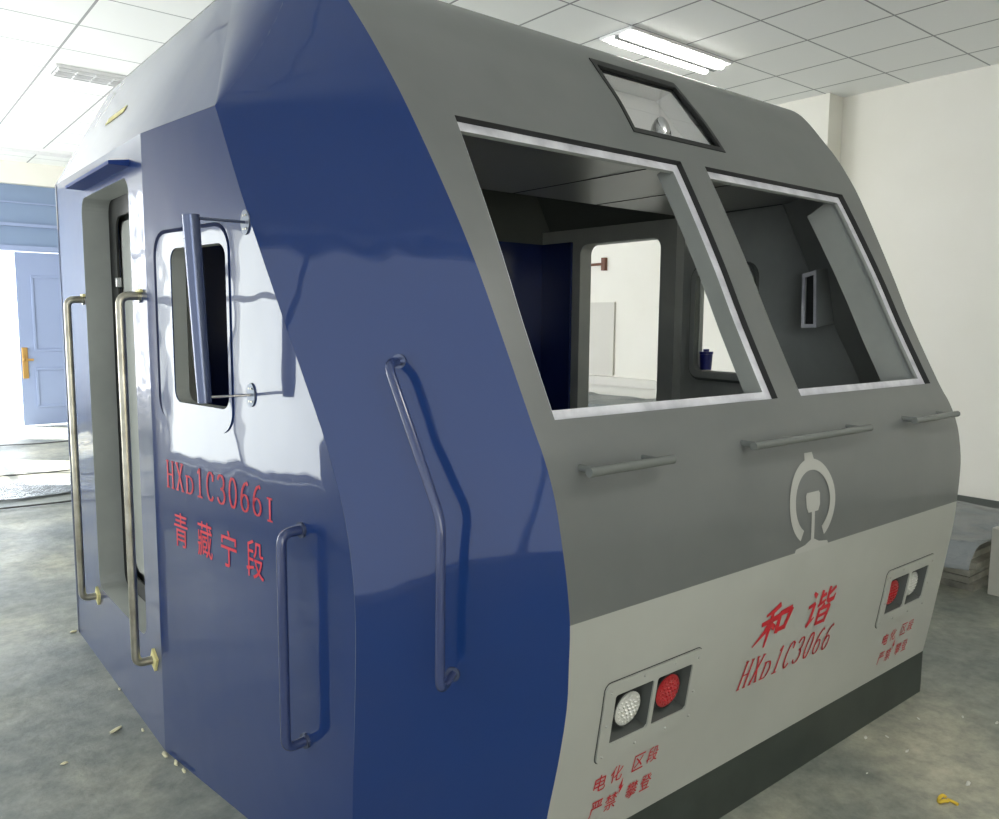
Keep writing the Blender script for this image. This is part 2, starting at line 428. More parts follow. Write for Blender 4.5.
# rear wall, inner floor, inner ceiling, blue lining
bm = bmesh.new()
rw = [(-.465,0),(W+.465,0),(W+.465,2.088),(W+.213,2.545),(-.213,2.545),(-.465,2.088)]
par(sheet('rear_wall', rw, [], lambda x,z,d: Vector((x, 2.80-d, z)), .04, (BLUE, DGREYIN, BLUE)))
par(obj('rear_lining', B(-.36, W+.385, 2.735, 2.755, .3, 2.005), BLUEIN))
par(obj('side_lining', B(W+.340, W+.360, 2.46, 2.735, .3, 2.005), BLUEIN))
par(obj('cab_floor', B(-.26, W+.26, .50, 2.75, .26, .30), GREYIN))
INC = mat('inner_ceiling_metal', (.38,.39,.37), .32, metal=.3)
def pc(x, y, d): return Vector((x, y, 2.085+d))
par(sheet('inner_ceiling', [(-.06,.50),(W+.06,.50),(W+.31,.90),(W+.375,1.57),(-.375,1.57),(-.31,.90)], [], pc, .025, (INC, GREYIN, GREYIN)))
for x in (1.20, 1.75):
    par(obj('ceiling_seam', B(x, x+.004, .52, 1.57, 2.0825, 2.0848), RUBBER))
par(obj('upper_ceiling', B(-.30, W+.30, 1.55, 2.75, 2.325, 2.345), DGREYIN))
par(obj('desk_wall', B(-.20, W+.20, .46, .49, .3, 1.05), GREYIN))

# slotted box on the inside of the far quarter panel
fc = [Vector(p)+Vector((-.03,-.040,0)) for p in ((2.285,.745,1.475),(2.285,.672,1.478),(2.285,.686,1.742),(2.285,.752,1.726))]
def fcm(u, v, d):
    a = fc[0].lerp(fc[1], u); b2 = fc[3].lerp(fc[2], u); p = a.lerp(b2, v); return Vector((p.x+d, p.y, p.z))
par(sheet('camera_box_rim', [(0,0),(1,0),(1,1),(0,1)], [[(.18,.07),(.84,.06),(.84,.93),(.18,.92)]], fcm, .008, (SILVER, SILVER, SILVER), smooth=0))
bm = bmesh.new()
bk4 = [Vector((2.415, p.y-.008, p.z+.02)) for p in fc]
vv = [bm.verts.new(v+Vector((.009,0,0)) if i < 4 else v) for i, v in enumerate(fc+bk4)]
for f in ((0,1,5,4),(1,2,6,5),(2,3,7,6),(3,0,4,7)): bm.faces.new([vv[i] for i in f])
o_ = par(obj('camera_box', bm, GREYIN, smooth=0))
par(sheet('camera_slot', [(.08,.03),(.92,.03),(.92,.97),(.08,.97)], [], lambda u, v, d: fcm(u, v, d+.03), .006, (RUBBER,), smooth=0))

# headlamp window in the brow: glass, gasket, light box, bulb dome
par(sheet('headlamp_seal', [(.80,s_of_z(2.113)),(1.297,s_of_z(2.113)),(1.270,s_of_z(2.40)),(.815,s_of_z(2.40))],
      [[(.816,s_of_z(2.130)),(1.277,s_of_z(2.130)),(1.254,s_of_z(2.375)),(.832,s_of_z(2.375))]],
      lambda u,v,d: front(u,v,d-.003), .010, (RUBBER,), None, [((-.3, s), (W+.3, s)) for s in SL if 2.0 < s]))
par(sheet('headlamp_glass', lamp_hole, [], lambda u,v,d: front(u,v,d+.008), .003, (GLASS,), None, [((-.3, s), (W+.3, s)) for s in SL if 2.0 < s]))
def shell_box(name, x0,x1,y0,y1,z0,z1,mat_, openface, t=.006):
    bm = bmesh.new()
    parts = {'-x':(x0-t,x0,y0-t,y1+t,z0-t,z1+t),'+x':(x1,x1+t,y0-t,y1+t,z0-t,z1+t),'+y':(x0,x1,y1,y1+t,z0-t,z1+t),'-z':(x0,x1,y0,y1,z0-t,z0),'+z':(x0,x1,y0,y1,z1,z1+t),'-y':(x0,x1,y0-t,y0,z0-t,z1+t)}
    for k, v in parts.items():
        if k not in openface: box(bm, *v)
    return obj(name, bm, mat_, smooth=0)
bm = bmesh.new()
q = [front(.80, s_of_z(2.12), .03), front(1.30, s_of_z(2.12), .03), front(1.27, s_of_z(2.39), .03), front(.815, s_of_z(2.39), .03)]
back = [Vector((p.x, p.y+.07, p.z-.02)) for p in q]
vv = [bm.verts.new(v) for v in q+back]
for f in ((0,1,5,4),(1,2,6,5),(2,3,7,6),(3,0,4,7),(4,5,6,7)): bm.faces.new([vv[i] for i in f])
lb = par(obj('headlamp_housing', bm, BOXW, smooth=0)); sol = lb.modifiers.new('s', 'SOLIDIFY'); sol.thickness = .003
bm = bmesh.new()
cb = front(1.015, s_of_z(2.15), .055)
tube(bm, [cb+Vector((0,0,z)) for z in (0,.02,.04,.06,.075,.084,.088)], .040, 20)
bm.verts.ensure_lookup_table()
for v in bm.verts:
    z = v.co.z-cb.z; f = math.sqrt(max(0, 1-(z/.0885)**2)); v.co.x = cb.x+(v.co.x-cb.x)*f; v.co.y = cb.y+(v.co.y-cb.y)*f
par(obj('headlamp_bulb', bm, CHROME, smooth=80))

# headlight clusters
def cluster(side):
    def X(a): return a if side > 0 else W-a
    def fn(u, v, d): return front(X(u), v, d)
    t = par(sheet('headlight_frame', wrect(.140,.518,.405,.625,.02), [wrect(a,b2,*HZ,.008) for a,b2 in HL], lambda u,v,d: fn(u,v,d-.006), .0058, (WHITE,), None,
          [((-.3, s), (W+.3, s)) for s in SL if .4 < s < .65]))
    for k, (a, b2) in enumerate(HL):
        q0 = [fn(a-.002, s_of_z(HZ[0]-.002), -.001), fn(b2+.002, s_of_z(HZ[0]-.002), -.001), fn(b2+.002, s_of_z(HZ[1]+.002), -.001), fn(a-.002, s_of_z(HZ[1]+.002), -.001)]
        m = .012
        q1_ = [fn(a+m, s_of_z(HZ[0]+m), .045), fn(b2-m, s_of_z(HZ[0]+m), .045), fn(b2-m, s_of_z(HZ[1]-m), .045), fn(a+m, s_of_z(HZ[1]-m), .045)]
        bm = bmesh.new(); vv = [bm.verts.new(p) for p in q0+q1_]
        for f in ((0,1,5,4),(1,2,6,5),(2,3,7,6),(3,0,4,7),(4,5,6,7)): bm.faces.new([vv[i] for i in f])
        sk_ = par(obj('lamp_recess', bm, RECESS, smooth=0)); so = sk_.modifiers.new('s','SOLIDIFY'); so.thickness = .003
        # lamp: ring + faceted lens
        cz = (HZ[0]+HZ[1])/2+.006; c = fn((a+b2)/2+.004, s_of_z(cz-.008), .030); ax = (fn((a+b2)/2, s_of_z(cz), 0)-fn((a+b2)/2, s_of_z(cz), .05)).normalized()
        bm = disc(bmesh.new(), c, ax, .052, .016, 28); par(obj('lamp_ring', bm, RUBBER))
        bm = bmesh.new(); tube(bm, [c+ax*h for h in (.014,.018,.021,.022)], .047, 26)
        for v in bm.verts:
            h = (v.co-c).dot(ax); 
            if h > .020: v.co = (c+ax*h)+(v.co-(c+ax*h))*(.85 if h < .0215 else .5)
        red = (k == 1)
        lens = par(obj('red_lamp_lens' if red else 'white_lamp_lens', bm, LENSR if red else LENSW))
        # little bulbs in rings
        bm = bmesh.new(); e1 = Vector((1,0,0)); e2 = ax.cross(e1).normalized(); e1 = e2.cross(ax)
        for rr, nn_ in ((0,1),(.013,6),(.025,12),(.037,18)):
            for j in range(nn_):
                an = 2*math.pi*j/nn_; pz = .024-.004*(rr/.04)**2
                bmesh.ops.create_icosphere(bm, subdivisions=1, radius=.0052, matrix=Matrix.Translation(c+ax*(pz-.002)+e1*rr*math.cos(an)+e2*rr*math.sin(an)))
        par(obj('lamp_diodes', bm, LENSR if red else LENSW))
    # outline gap and rivets
    par(sheet('frame_gap', wrect(.1375,.5205,.4025,.6275,.022), [wrect(.143,.515,.408,.622,.02)], lambda u,v,d: fn(u,v,d-.0012), .001, (RUBBER,), None,
          [((-.3, s), (W+.3, s)) for s in SL if .4 < s < .65]))
    for u, z in ((.16,.60),(.28,.612),(.40,.612),(.50,.60),(.158,.51),(.50,.50),(.158,.425),(.28,.421),(.40,.421),(.50,.425)):
        p = fn(u, s_of_z(z), -.006); bm = bmesh.new(); bmesh.ops.create_icosphere(bm, subdivisions=2, radius=.0042, matrix=Matrix.Translation(p))
        par(obj('rivet', bm, WHITE))
RECESS = mat('recess_grey', (.055,.06,.055), .45)
cluster(1); cluster(-1)

# handrails on the nose
def nose_bar(x0, x1, z=1.160, yo=-.090):
    bm = tube(bmesh.new(), [(x0, yo, z), (x1, yo, z)], .0115, 16)
    bar = obj('grab_bar', bm, BARG); 
    for xx in (x0+.025, x1-.05):
        s = obj('bar_post', tube(bmesh.new(), [(xx, yo, z), (xx, -.03, z)], .009, 12), BARG); s.parent = bar
    return par(bar)
BARG = mat('grey_bar_paint', (.16,.17,.16), .25, metal=.3)
nose_bar(.050,.345); nose_bar(.690,1.350); nose_bar(W-.425,W-.065)

# corner handrails (bent), side handrails and door handrails
def rail(pts, r, m, feet, foot_dir, name='handrail', rad=.03, footm=None):
    h = obj(name, tube(bmesh.new(), rounded_path(pts, rad), r, 16), m)
    for f in feet:
        q = obj('rail_flange', disc(bmesh.new(), Vector(f)-Vector(foot_dir)*.001, foot_dir, r*1.55, .008, 18), footm or m); q.parent = h
    return par(h)
def both(pts): return [tuple(p) for p in pts], [(W-p[0], p[1], p[2]) for p in pts]
cn = Vector((-.76,-.65,0)).normalized()
def champ(t, z, off=0):
    c, f = Vector(Cc(z)), Vector(Fe(z)); p = c.lerp(f, t); return Vector((p.x, p.y, z)) + cn*off
# find t on the chamfer from real x
p_top = champ(.20, 1.395); p_bot = champ(.48, .655)
def find_t(x, z):
    c, f = Cc(z), Fe(z); return (x-c[0])/(f[0]-c[0])
tt = find_t(-.238, 1.40); tm = find_t(-.176, 1.045); tb = find_t(-.150, .66)
pts = [champ(.50,1.398,0), champ(.495,1.396,.085), champ(.525,1.055,.085), champ(.455,.652,.085), champ(.475,.66,0)]
for ps, dr in zip(both(pts), (cn, Vector((-cn.x, cn.y, 0)))):
    rail(ps, .0115, DSTEEL, (ps[0], ps[-1]), dr, 'corner_handrail', .035, SLATE)
qo = Vector((-qn.x, -qn.y, 0))
pts = [Vector((-.341,.565,.952)), Vector((-.341,.565,.952))+qo*.062, Vector((-.341,.565,.372))+qo*.062, Vector((-.341,.565,.372))]
for ps, dr in zip(both(pts), (qo, Vector((-qo.x, qo.y, 0)))):
    rail(ps, .0135, DSTEEL, (ps[0], ps[-1]), dr, 'side_handrail', .035, SLATE)
for y in (1.51, 2.335):
    pts = [Vector((-.465,y,1.57)), Vector((-.528,y,1.57)), Vector((-.528,y,.305)), Vector((-.465,y,.305))]
    for ps, dr in ((pts, Vector((-1,0,0))),):
        h = rail(ps, .0145, STEEL, (ps[0], ps[-1]), dr, 'door_handrail', .05, STEEL)
        if dr.x < 0:
            for zz in (1.57, .305):
                bm = B(-.475,-.4655,y-.035,y+.02,zz+.012 if zz > 1 else zz-.02,zz+.022 if zz > 1 else zz+.035)
                bmesh.ops.rotate(bm, verts=bm.verts, cent=(-.47,y,zz), matrix=Matrix.Rotation(0 if zz > 1 else .5, 3, 'X'))
                t = obj('masking_tape', bm, TAPE, smooth=0); t.parent = h

# drip rail over the near door
bm = bmesh.new()
pr = [(0,.018),(-.064,.008),(-.064,-.004),(0,-.004)]
vs = [[bm.verts.new((-.465+x, y, 2.005+z)) for x, z in pr] for y in (1.575, 2.25)]
for k in range(4): bm.faces.new((vs[0][k], vs[0][(k+1)%4], vs[1][(k+1)%4], vs[1][k]))
bm.faces.new(vs[0]); bm.faces.new(list(reversed(vs[1])))
par(obj('drip_rail', bm, mat('blue_matt_paint', (.01,.035,.17), .6, spec=.2), smooth=0))
t_ = obj('masking_tape', B(-.016,.016,-.14,.14,-.001,.001), TAPE, smooth=0)
t_.rotation_euler = (0, math.radians(-60), 0); t_.location = (-.3545, 2.16, 2.2915); par(t_)

# rear-view mirror on two stays, outside the near window
mir = par(obj('mirror_arm', tube(bmesh.new(), [(-.376,.803,1.757),(-.522,.803,1.757)], .004, 10), SLATE))
par(obj('mirror_arm', tube(bmesh.new(), [(-.374,.797,1.289),(-.505,.797,1.289)], .004, 10), CHROME))
par(obj('mirror_bar', tube(bmesh.new(), [(-.521,.803,1.765),(-.503,.797,1.275)], .022, 20, r_end=.018), SLATE))
for z, y in ((1.757,.803),(1.289,.797)):
    p = Vector((A0.x+qd.x*uy(y), y, z))
    bm = bmesh.new(); disc(bm, (0,0,0), (qo.x,qo.y,0), .022, .004, 24)
    for v in bm.verts: v.co.z *= 1.5
    bmesh.ops.translate(bm, verts=bm.verts, vec=p)
    mt = par(obj('mirror_mount', bm, PLATE))
    for dz in (-.018, .018):
        for dy in (-.008, .008):
            s = obj('screw', disc(bmesh.new(), p+Vector((0,dy,dz))+qo*.004, qo, .0028, .002, 10), STEEL); s.parent = mt
            s.matrix_parent_inverse = Matrix()

# ------------------------------------------------------------------ lettering
def stroke_glyphs():
    """narrow serif capitals and figures as centre lines in a 0..1 by 0..1 box"""
    def arc(cx, cy, rx, ry, a0, a1, n=14): return [(cx+rx*math.cos(math.radians(a0+(a1-a0)*k/n)), cy+ry*math.sin(math.radians(a0+(a1-a0)*k/n))) for k in range(n+1)]
    G = {}
    G['H'] = [[(.15,0),(.15,1)],[(.85,0),(.85,1)],[(.15,.5),(.85,.5)],[(0,0),(.3,0)],[(.7,0),(1,0)],[(0,1),(.3,1)],[(.7,1),(1,1)]]
    G['X'] = [[(.12,0),(.85,1)],[(.12,1),(.88,0)],[(0,0),(.28,0)],[(.72,0),(1,0)],[(0,1),(.28,1)],[(.7,1),(1,1)]]
    G['D'] = [[(.15,0),(.15,.62)], [(0,0),(.45,0)]+arc(.45,.31,.45,.31,-90,90)[1:]+[(0,.62)]]
    G['1'] = [[(.5,0),(.5,1)],[(.5,1),(.28,.86)],[(.22,0),(.78,0)]]
    G['I'] = [[(.5,0),(.5,.8)],[(.2,0),(.8,0)],[(.2,.8),(.8,.8)]]
    G['C'] = [arc(.52,.5,.42,.5,48,312,20), [(.82,.72),(.82,.92)]]
    G['3'] = [arc(.45,.75,.36,.25,160,-80,12)+arc(.45,.27,.42,.27,85,-160,12)]
    G['0'] = [arc(.5,.5,.38,.5,0,360,24)]
    G['6'] = [arc(.5,.28,.38,.28,0,360,18), arc(.88,.28,.76,.72,180,100,10)+[(.84,.92)]]
    return G
GL = stroke_glyphs()
def strokes_bm(text, cw, h, gap, th, shear=0):
    out = []; x = 0
    for ch in text:
        for pl in GL[ch]:
            pts = [Vector((x+p[0]*cw+shear*p[1]*h, p[1]*h)) for p in pl]
            for a, c in zip(pts, pts[1:]):
                if (c-a).length < 1e-6: continue
                d = (c-a).normalized(); vert = abs(d.y) > .6
                w = th*(.5 if vert else .3); nv = Vector((-d.y, d.x))*w; e = d*w*.5
                out.append([a-e-nv, c+e-nv, c+e+nv, a-e+nv])
        x += cw+gap
    return out, x-gap
def polys_to(name, polys, fn, m, lift=.0015):
    V = []; F = []
    for q in polys:
        s = len(V); V += [fn(p.x, p.y) for p in q]; F.append(list(range(s, s+len(q))))
    return par(raw(name, V, F, m, None, None, 0))
def on_front(u0, z0): return lambda x, y: fz(u0+x, z0+y, -.0022)
def on_quarter(y0, z0):
    f = quarter(1); return lambda x, y: f(uy(y0)+x, z0+y, -.002)
def lettering(name, items, fn, m, th, cw, h, gap, shear=0):
    pl, wd = strokes_bm(items, cw, h, gap, th, shear); return polys_to(name, pl, fn, m)
lettering('lettering', 'HXD1C3066', on_front(.728,.426), DRED, .0075, .042, .084, .0160, .30)
lettering('lettering', 'HXD1C3066', on_quarter(1.332,.952), RED, .009, .050, .086, .0165)
lettering('lettering', 'I', on_quarter(.735,.948), RED, .009, .04, .078, .01)

def han(ch, fn, w, h, m, bold=0, shear=0, sub=None):
    cu = bpy.data.curves.new('t', 'FONT'); cu.body = ch; cu.size = 1; cu.offset = bold; cu.resolution_u = 3
    to = bpy.data.objects.new('t', cu); C.objects.link(to)
    dg = bpy.context.evaluated_depsgraph_get(); me = bpy.data.meshes.new_from_object(to.evaluated_get(dg))
    C.objects.unlink(to); bpy.data.objects.remove(to); bpy.data.curves.remove(cu)
    xs = [v.co.x for v in me.vertices]; ys = [v.co.y for v in me.vertices]
    x0, x1, y0, y1 = min(xs), max(xs), min(ys), max(ys)
    V = []; 
    for v in me.vertices:
        a = (v.co.x-x0)/(x1-x0); b2 = (v.co.y-y0)/(y1-y0); V.append(fn(a*w+shear*b2*h, b2*h))
    F = [list(p.vertices) for p in me.polygons]
    bpy.data.meshes.remove(me)
    return par(raw('lettering', V, F, m, None, None, 0))
def brush(strokes, fn, w, h, th, m, shear=.0):
    """tapered brush strokes: points in a unit box, each with its own half width"""
    pl = []
    for st in strokes:
        P = [Vector((p[0]*w+shear*p[1]*h, p[1]*h)) for p in st]; R_ = [p[2] if len(p) > 2 else 1 for p in st]
        for i in range(len(P)-1):
            d = (P[i+1]-P[i]).normalized(); nv = Vector((-d.y, d.x))
            a, c = P[i]-d*th*.18, P[i+1]+d*th*.18
            pl.append([a-nv*th*R_[i]*.5, c-nv*th*R_[i+1]*.5, c+nv*th*R_[i+1]*.5, a+nv*th*R_[i]*.5])
    polys_to('lettering', pl, fn, m)
HE = [[(.50,.98,1.1),(.34,.88,1),(.10,.80,.4)], [(.02,.60,.8),(.28,.62,1),(.56,.66,1.2)], [(.30,.88,1),(.31,.40,1.1),(.32,-.05,.5)], [(.30,.62,1.1),(.18,.36,1),(-.10,.08,.3)],
      [(.33,.56,.5),(.46,.42,1.2),(.50,.38,1.0)], [(.60,.72,1.1),(.62,.22,1.2)], [(.60,.72,1),(.98,.76,1.3)], [(.98,.76,1.3),(.88,.26,1.0)], [(.62,.28,.9),(.92,.30,1.0)]]
XIE = [[(.08,.98,.7),(.20,.88,1.4)], [(.0,.62,.8),(.22,.66,1.1)], [(.22,.66,1.1),(.20,.20,1.1),(.12,.08,.9)], [(.12,.08,1),(.34,.26,.4)],
       [(.44,.96,1),(.44,.60,1)], [(.44,.80,.8),(.60,.84,1)], [(.38,.56,.8),(.64,.66,.7)], [(.96,.94,.8),(.74,.80,1)], [(.72,1.0,1),(.73,.66,1.1),(.80,.60,1.1)], [(.80,.60,1.2),(1.0,.62,1.1)], [(1.0,.62,1),(1.02,.74,.5)],
       [(.64,.56,1),(.56,.46,.7)], [(.50,.44,1),(.52,.02,1)], [(.50,.44,.9),(.90,.46,1.1)], [(.90,.46,1.1),(.86,.02,1)], [(.52,.24,.8),(.86,.26,.8)], [(.52,.04,.9),(.86,.05,.9)]]
brush(HE, on_front(.782,.546), .155, .118, .0165, DRED, .25)
brush(XIE, on_front(1.042,.536), .150, .120, .0135, DRED, .25)
for ch, y in (('青',1.292),('藏',1.135),('宁',.990),('段',.845)):
    han(ch, on_quarter(y,.765), .092, .112, RED, .001)
for ox, oz in ((.033,-.030), (1.552,-.038)):
    for ch, x, z in (('电',.118,.347),('化',.178,.351),('区',.262,.353),('段',.318,.355),('严',.116,.271),('禁',.172,.270),('攀',.252,.272),('登',.308,.273)):
        han(ch, on_front(x+ox,z+oz), .044, .047, DRED, .002, .12)
    pl = [[Vector(p) for p in q] for q in ([(.018,.05),(.006,.022),(.018,.024)],[(.018,.024),(.006,.022),(.012,.018),(.026,.027)],[(.012,.018),(.026,.027),(.008,0)])]
    polys_to('lettering', pl, on_front(.214+ox,.302+oz), DRED)

# railway emblem
pl = []
cxe, cze, ro, ri = 1.027, .957, .130, .096
for k in range(44):
    a0 = math.radians(-59+298*k/44); a1 = math.radians(-59+298*(k+1)/44)
    pl.append([Vector((ri*math.cos(a0)*1.02, ri*math.sin(a0))), Vector((ro*math.cos(a0), ro*math.sin(a0))), Vector((ro*math.cos(a1), ro*math.sin(a1))), Vector((ri*math.cos(a1)*1.02, ri*math.sin(a1)))])
pl.append([Vector(p) for p in ((-.028,.118),(.028,.118),(.022,.148),(-.022,.148))])
pl.append([Vector(p) for p in ((-.038,-.012),(-.028,-.030),(.028,-.030),(.038,-.012),(.040,.022),(.034,.030),(-.034,.030),(-.040,.022))])
for z0, z1 in ((-.03,-.06),(-.06,-.09),(-.09,-.118)): pl.append([Vector(p) for p in ((-.0085,z0),(.0085,z0),(.0085,z1),(-.0085,z1))])
pl.append([Vector(p) for p in ((-.010,-.116),(.010,-.116),(.040,-.128),(.090,-.134),(.098,-.149),(-.098,-.149),(-.090,-.134),(-.040,-.128))])
polys_to('railway_emblem', pl, on_front(cxe, cze), EMBLEM)

# ------------------------------------------------------------------ room
X0, X1, Y0, Y1, H = -2.6, 5.80, -6.0, 11.05, 3.5
def struct(name, bm, m, smooth=0):
    o = obj(name, bm, m, smooth=smooth); o['kind'] = 'structure'; return o
struct('floor', B(X0-1.2, X1+.2, Y0-.2, Y1+2.0, -.1, 0), FLOORM)
struct('ceiling', B(X0-.2, X1+.2, Y0-.2, Y1+.2, H, H+.1), CEILM)
struct('wall_right', B(X1, X1+.2, Y0-.2, Y1+.2, 0, H), CREAM)
struct('baseboard_right', box(box(bmesh.new(), X1-.015, X1-.001, Y0, 2.48, .001, .10), X1-.015, X1-.001, 3.11, Y1-.01, .001, .10), DGREYIN)
struct('wall_front', B(X0-.2, X1+.2, Y0-.2, Y0, 0, H), CREAM)
struct('column', box(bmesh.new(), 5.57, X1, 2.49, 3.10, 0, H), CREAM)
# left wall with daylight windows (y0, y1, z0, z1)
WIN = [(-2.35,2.3,.06,2.85),(2.95,4.9,.35,2.20),(6.0,8.5,.5,3.2),(8.9,10.8,.5,3.1),(-5.8,-2.7,.8,3.1)]  # last opening, unseen, added so bounced sun brightens the ceiling
o = sheet('wall_left', [(Y0,0),(Y1,0),(Y1,H),(Y0,H)], [[(a,c),(b2,c),(b2,d),(a,d)] for a,b2,c,d in WIN], lambda y,z,d: Vector((X0-d, y, z)), .2, (CREAM,CREAM,FRAME), smooth=0)
o['kind'] = 'structure'
for k, (a, b2, c, d) in enumerate(WIN):  # first pane drawn down to the floor to reflect like a lit wall
    bm = bmesh.new(); n = max(2, round((b2-a)/1.6))
    for i in range(n+1):
        y = a+.03+(b2-a-.06)*i/n; box(bm, X0-.13, X0-.07, y-.03, y+.03, c, d)
    for z in ((c+.03, d-.03) if k == 0 else (c+.03, d-.03, c+(d-c)*.7)): box(bm, X0-.128, X0-.072, a, b2, z-.025, z+.025)
    w = struct('window_%d' % (k+1), bm, FRAME)
    if k > 2: continue
    p = obj('window_pane', B(X0-.19, X0-.18, a, b2, c, d), DAYS[k], smooth=0); p.parent = w
# back wall: pale blue with a doorway; left opening looks outside
BX0, BX1, BZ = -1.2, 1.48, 2.36
o = sheet('wall_back', [(X0,0),(BX0,0),(BX0,BZ),(BX1,BZ),(BX1,0),(X1,0),(X1,H),(X0,H)], [], lambda x,z,d: Vector((x, Y1+d, z)), .2, (PALEB,PALEB,FRAME), smooth=0)
o['kind'] = 'structure'
tr = struct('trim_1', box(box(B(-1.22,1.5,Y1-.03,Y1-.001,BZ,BZ+.07), -1.3,1.6,Y1-.045,Y1-.002,2.68,2.72), -2.55,5.7,Y1-.025,Y1-.001,2.98,3.0), PALED)
struct('trim_2', B(X0,X1,Y1-.12,Y1-.002,3.22,3.499), CREAM)
DX = -.115
dr = struct('door_1', B(.53,1.48,Y1+.05,Y1+.10,.02,BZ-.01), PALED)
bm = bmesh.new()
for x0, x1 in ((.70,1.24),):
    for z0, z1 in ((.25,.80),(1.02,2.05)):
        f = .035
        for bx in ((x0,x1,z0,z0+f),(x0,x1,z1-f,z1),(x0,x0+f,z0+f,z1-f),(x1-f,x1,z0+f,z1-f)): box(bm, bx[0],bx[1],Y1+.035,Y1+.0495,bx[2],bx[3],bev=.004,seg=1)
o = obj('door_panel', bm, PALED, smooth=0); o.parent = dr
bm = B(.55,.62,Y1+.035,Y1+.049,.66,1.08,bev=.005); box(bm,.565,.68,Y1+.0,Y1+.02,.90,.93); box(bm,.57,.59,Y1+.0,Y1+.04,.905,.925)
o = obj('door_handle', bm, GOLD, smooth=0); o.parent = dr

# ------------------------------------------------------------------ ceiling lights
def ceiling_light(x0, y0, lit, label, length=1.16, wid=.30):
    L = empty('ceiling_light', (x0+length/2, y0+wid/2, H)); tag(L, label, 'ceiling light')
    hx, hy = length/2, wid/2
    bm = bmesh.new()
    for q in ((-hx,hx,-hy,-hy+.012),(-hx,hx,hy-.012,hy),(-hx,-hx+.012,-hy+.012,hy-.012),(hx-.012,hx,-hy+.012,hy-.012)): box(bm, q[0],q[1],q[2],q[3],-.022,-.001)
    box(bm, -hx+.012,hx-.012,-hy+.012,hy-.012,-.006,-.001)
    obj('frame', bm, FRAME, L, smooth=0)
    for s in (-1, 1):
        obj('tube', tube(bmesh.new(), [(-hx+.04, s*.076, -.026), (hx-.04, s*.076, -.026)], .028 if lit else .012, 12), TUBE if lit else DEADTUBE, L)
    if lit: obj('divider', B(-hx+.012, hx-.012, -.022, .022, -.045, -.007, bev=.004), LOUV, L, smooth=0)
    if not lit:
        bm = bmesh.new()
        for s in (-1, 1):
            for k in range(9):
                x = -hx+.03+(length-.06)*k/8; box(bm, x-.004, x+.004, s*.072-.055, s*.072+.055, -.034, -.007)
            for dy in (-.055, .055): box(bm, -hx+.02, hx-.02, s*.072+dy-.003, s*.072+dy+.003, -.034, -.007)
            
        obj('louver', bm, FRAME, L, smooth=0)
        bm = bmesh.new()
        for s in (-1, 1): box(bm, -hx+.02, hx-.02, s*.072-.05, s*.072+.05, -.010, -.0062)
        obj('reflector', bm, LOUV, L, smooth=0)
    return L
ceiling_light(3.04, 2.53, True, 'lit twin tube ceiling light glowing white above the cab roof')
ceiling_light(.175, 6.02, False, 'unlit louvred ceiling light on the left, nearer of the two unlit ones')
ceiling_light(-.05, 9.78, False, 'unlit louvred ceiling light on the left, close to the pale blue back wall', 1.16)

# ------------------------------------------------------------------ clutter
def crumpled(name, x0,x1,y0,y1,zfun,m,nx=40,ny=60,amp=.03,seed=1,drop=None):
    rnd = random.Random(seed); ph = [(rnd.uniform(2,14), rnd.uniform(2,14), rnd.uniform(0,6.3), rnd.uniform(.3,1)) for _ in range(14)]
    V = []; F = []
    for j in range(ny+1):
        for i in range(nx+1):
            x = x0+(x1-x0)*i/nx; y = y0+(y1-y0)*j/ny
            w = sum(a*abs(math.sin(kx*x+ky*y+p)) for kx,ky,p,a in ph)/len(ph)
            V.append((x + .03*math.sin(9*y), y + .02*math.sin(11*x), zfun(i/nx, j/ny)+amp*w))
    for j in range(ny):
        for i in range(nx):
            a = j*(nx+1)+i; F.append((a, a+1, a+nx+2, a+nx+1))
    o = raw(name, V, F, m, smooth=60); s = o.modifiers.new('s','SOLIDIFY'); s.thickness = .003; return o
# stack of boards along the right wall, film over it
for k,(x0,x1,y0,y1,z1,lab) in enumerate(((3.60,4.72,.38,2.2,.21,'low stack of dusty boards under film, standing on the floor right of the cab'),
                                    (4.75,5.72,3.3,6.3,.58,'stack of boards under film by the right wall, seen through the cab door'))):
    bm = bmesh.new(); nl = 5
    for i in range(nl):
        z = z1*i/nl; j = random.uniform(-.02,.02); box(bm, x0+j, x1+j*.5, y0+random.uniform(-.03,.03), y1+random.uniform(-.03,.03), z+.002, z+z1/nl-.004)
    tag(obj('board_stack', bm, WOOD, smooth=0), lab, 'board stack')
    zf = lambda a, b2, z1=z1: z1+.012 - (max(0, .12-a)/.12)**1.2*(z1*.55)
    tag(crumpled('plastic_film', x0-.13, x1-.02, y0-.04, y1+.04, zf, PLAST, seed=k+3, amp=.11),
        ('crumpled clear plastic film over the dusty boards right of the cab' if k == 0 else 'crumpled clear plastic film on the boards seen through the far cab door'), 'plastic film')
tag(obj('wall_board', B(5.735,5.798,4.35,6.2,.74,.84), PALEBOARD, smooth=0), 'pale board lying along the wall above the film, seen through the cab door', 'board')
bm = B(3.625,3.69,.235,.30,0,.38,bev=.004)
tag(obj('wooden_post', bm, mat('aged_post',(.4,.39,.34),.6), smooth=0), 'short pale upright post at the right edge beside the dusty boards', 'post')
# scraps of tile / offcuts on the film
bm = bmesh.new()
for i in range(9):
    x, y = random.uniform(5.05,5.5), random.uniform(.9,2.0); box(bm, x, x+random.uniform(.04,.12), y, y+random.uniform(.05,.2), .372, .385)
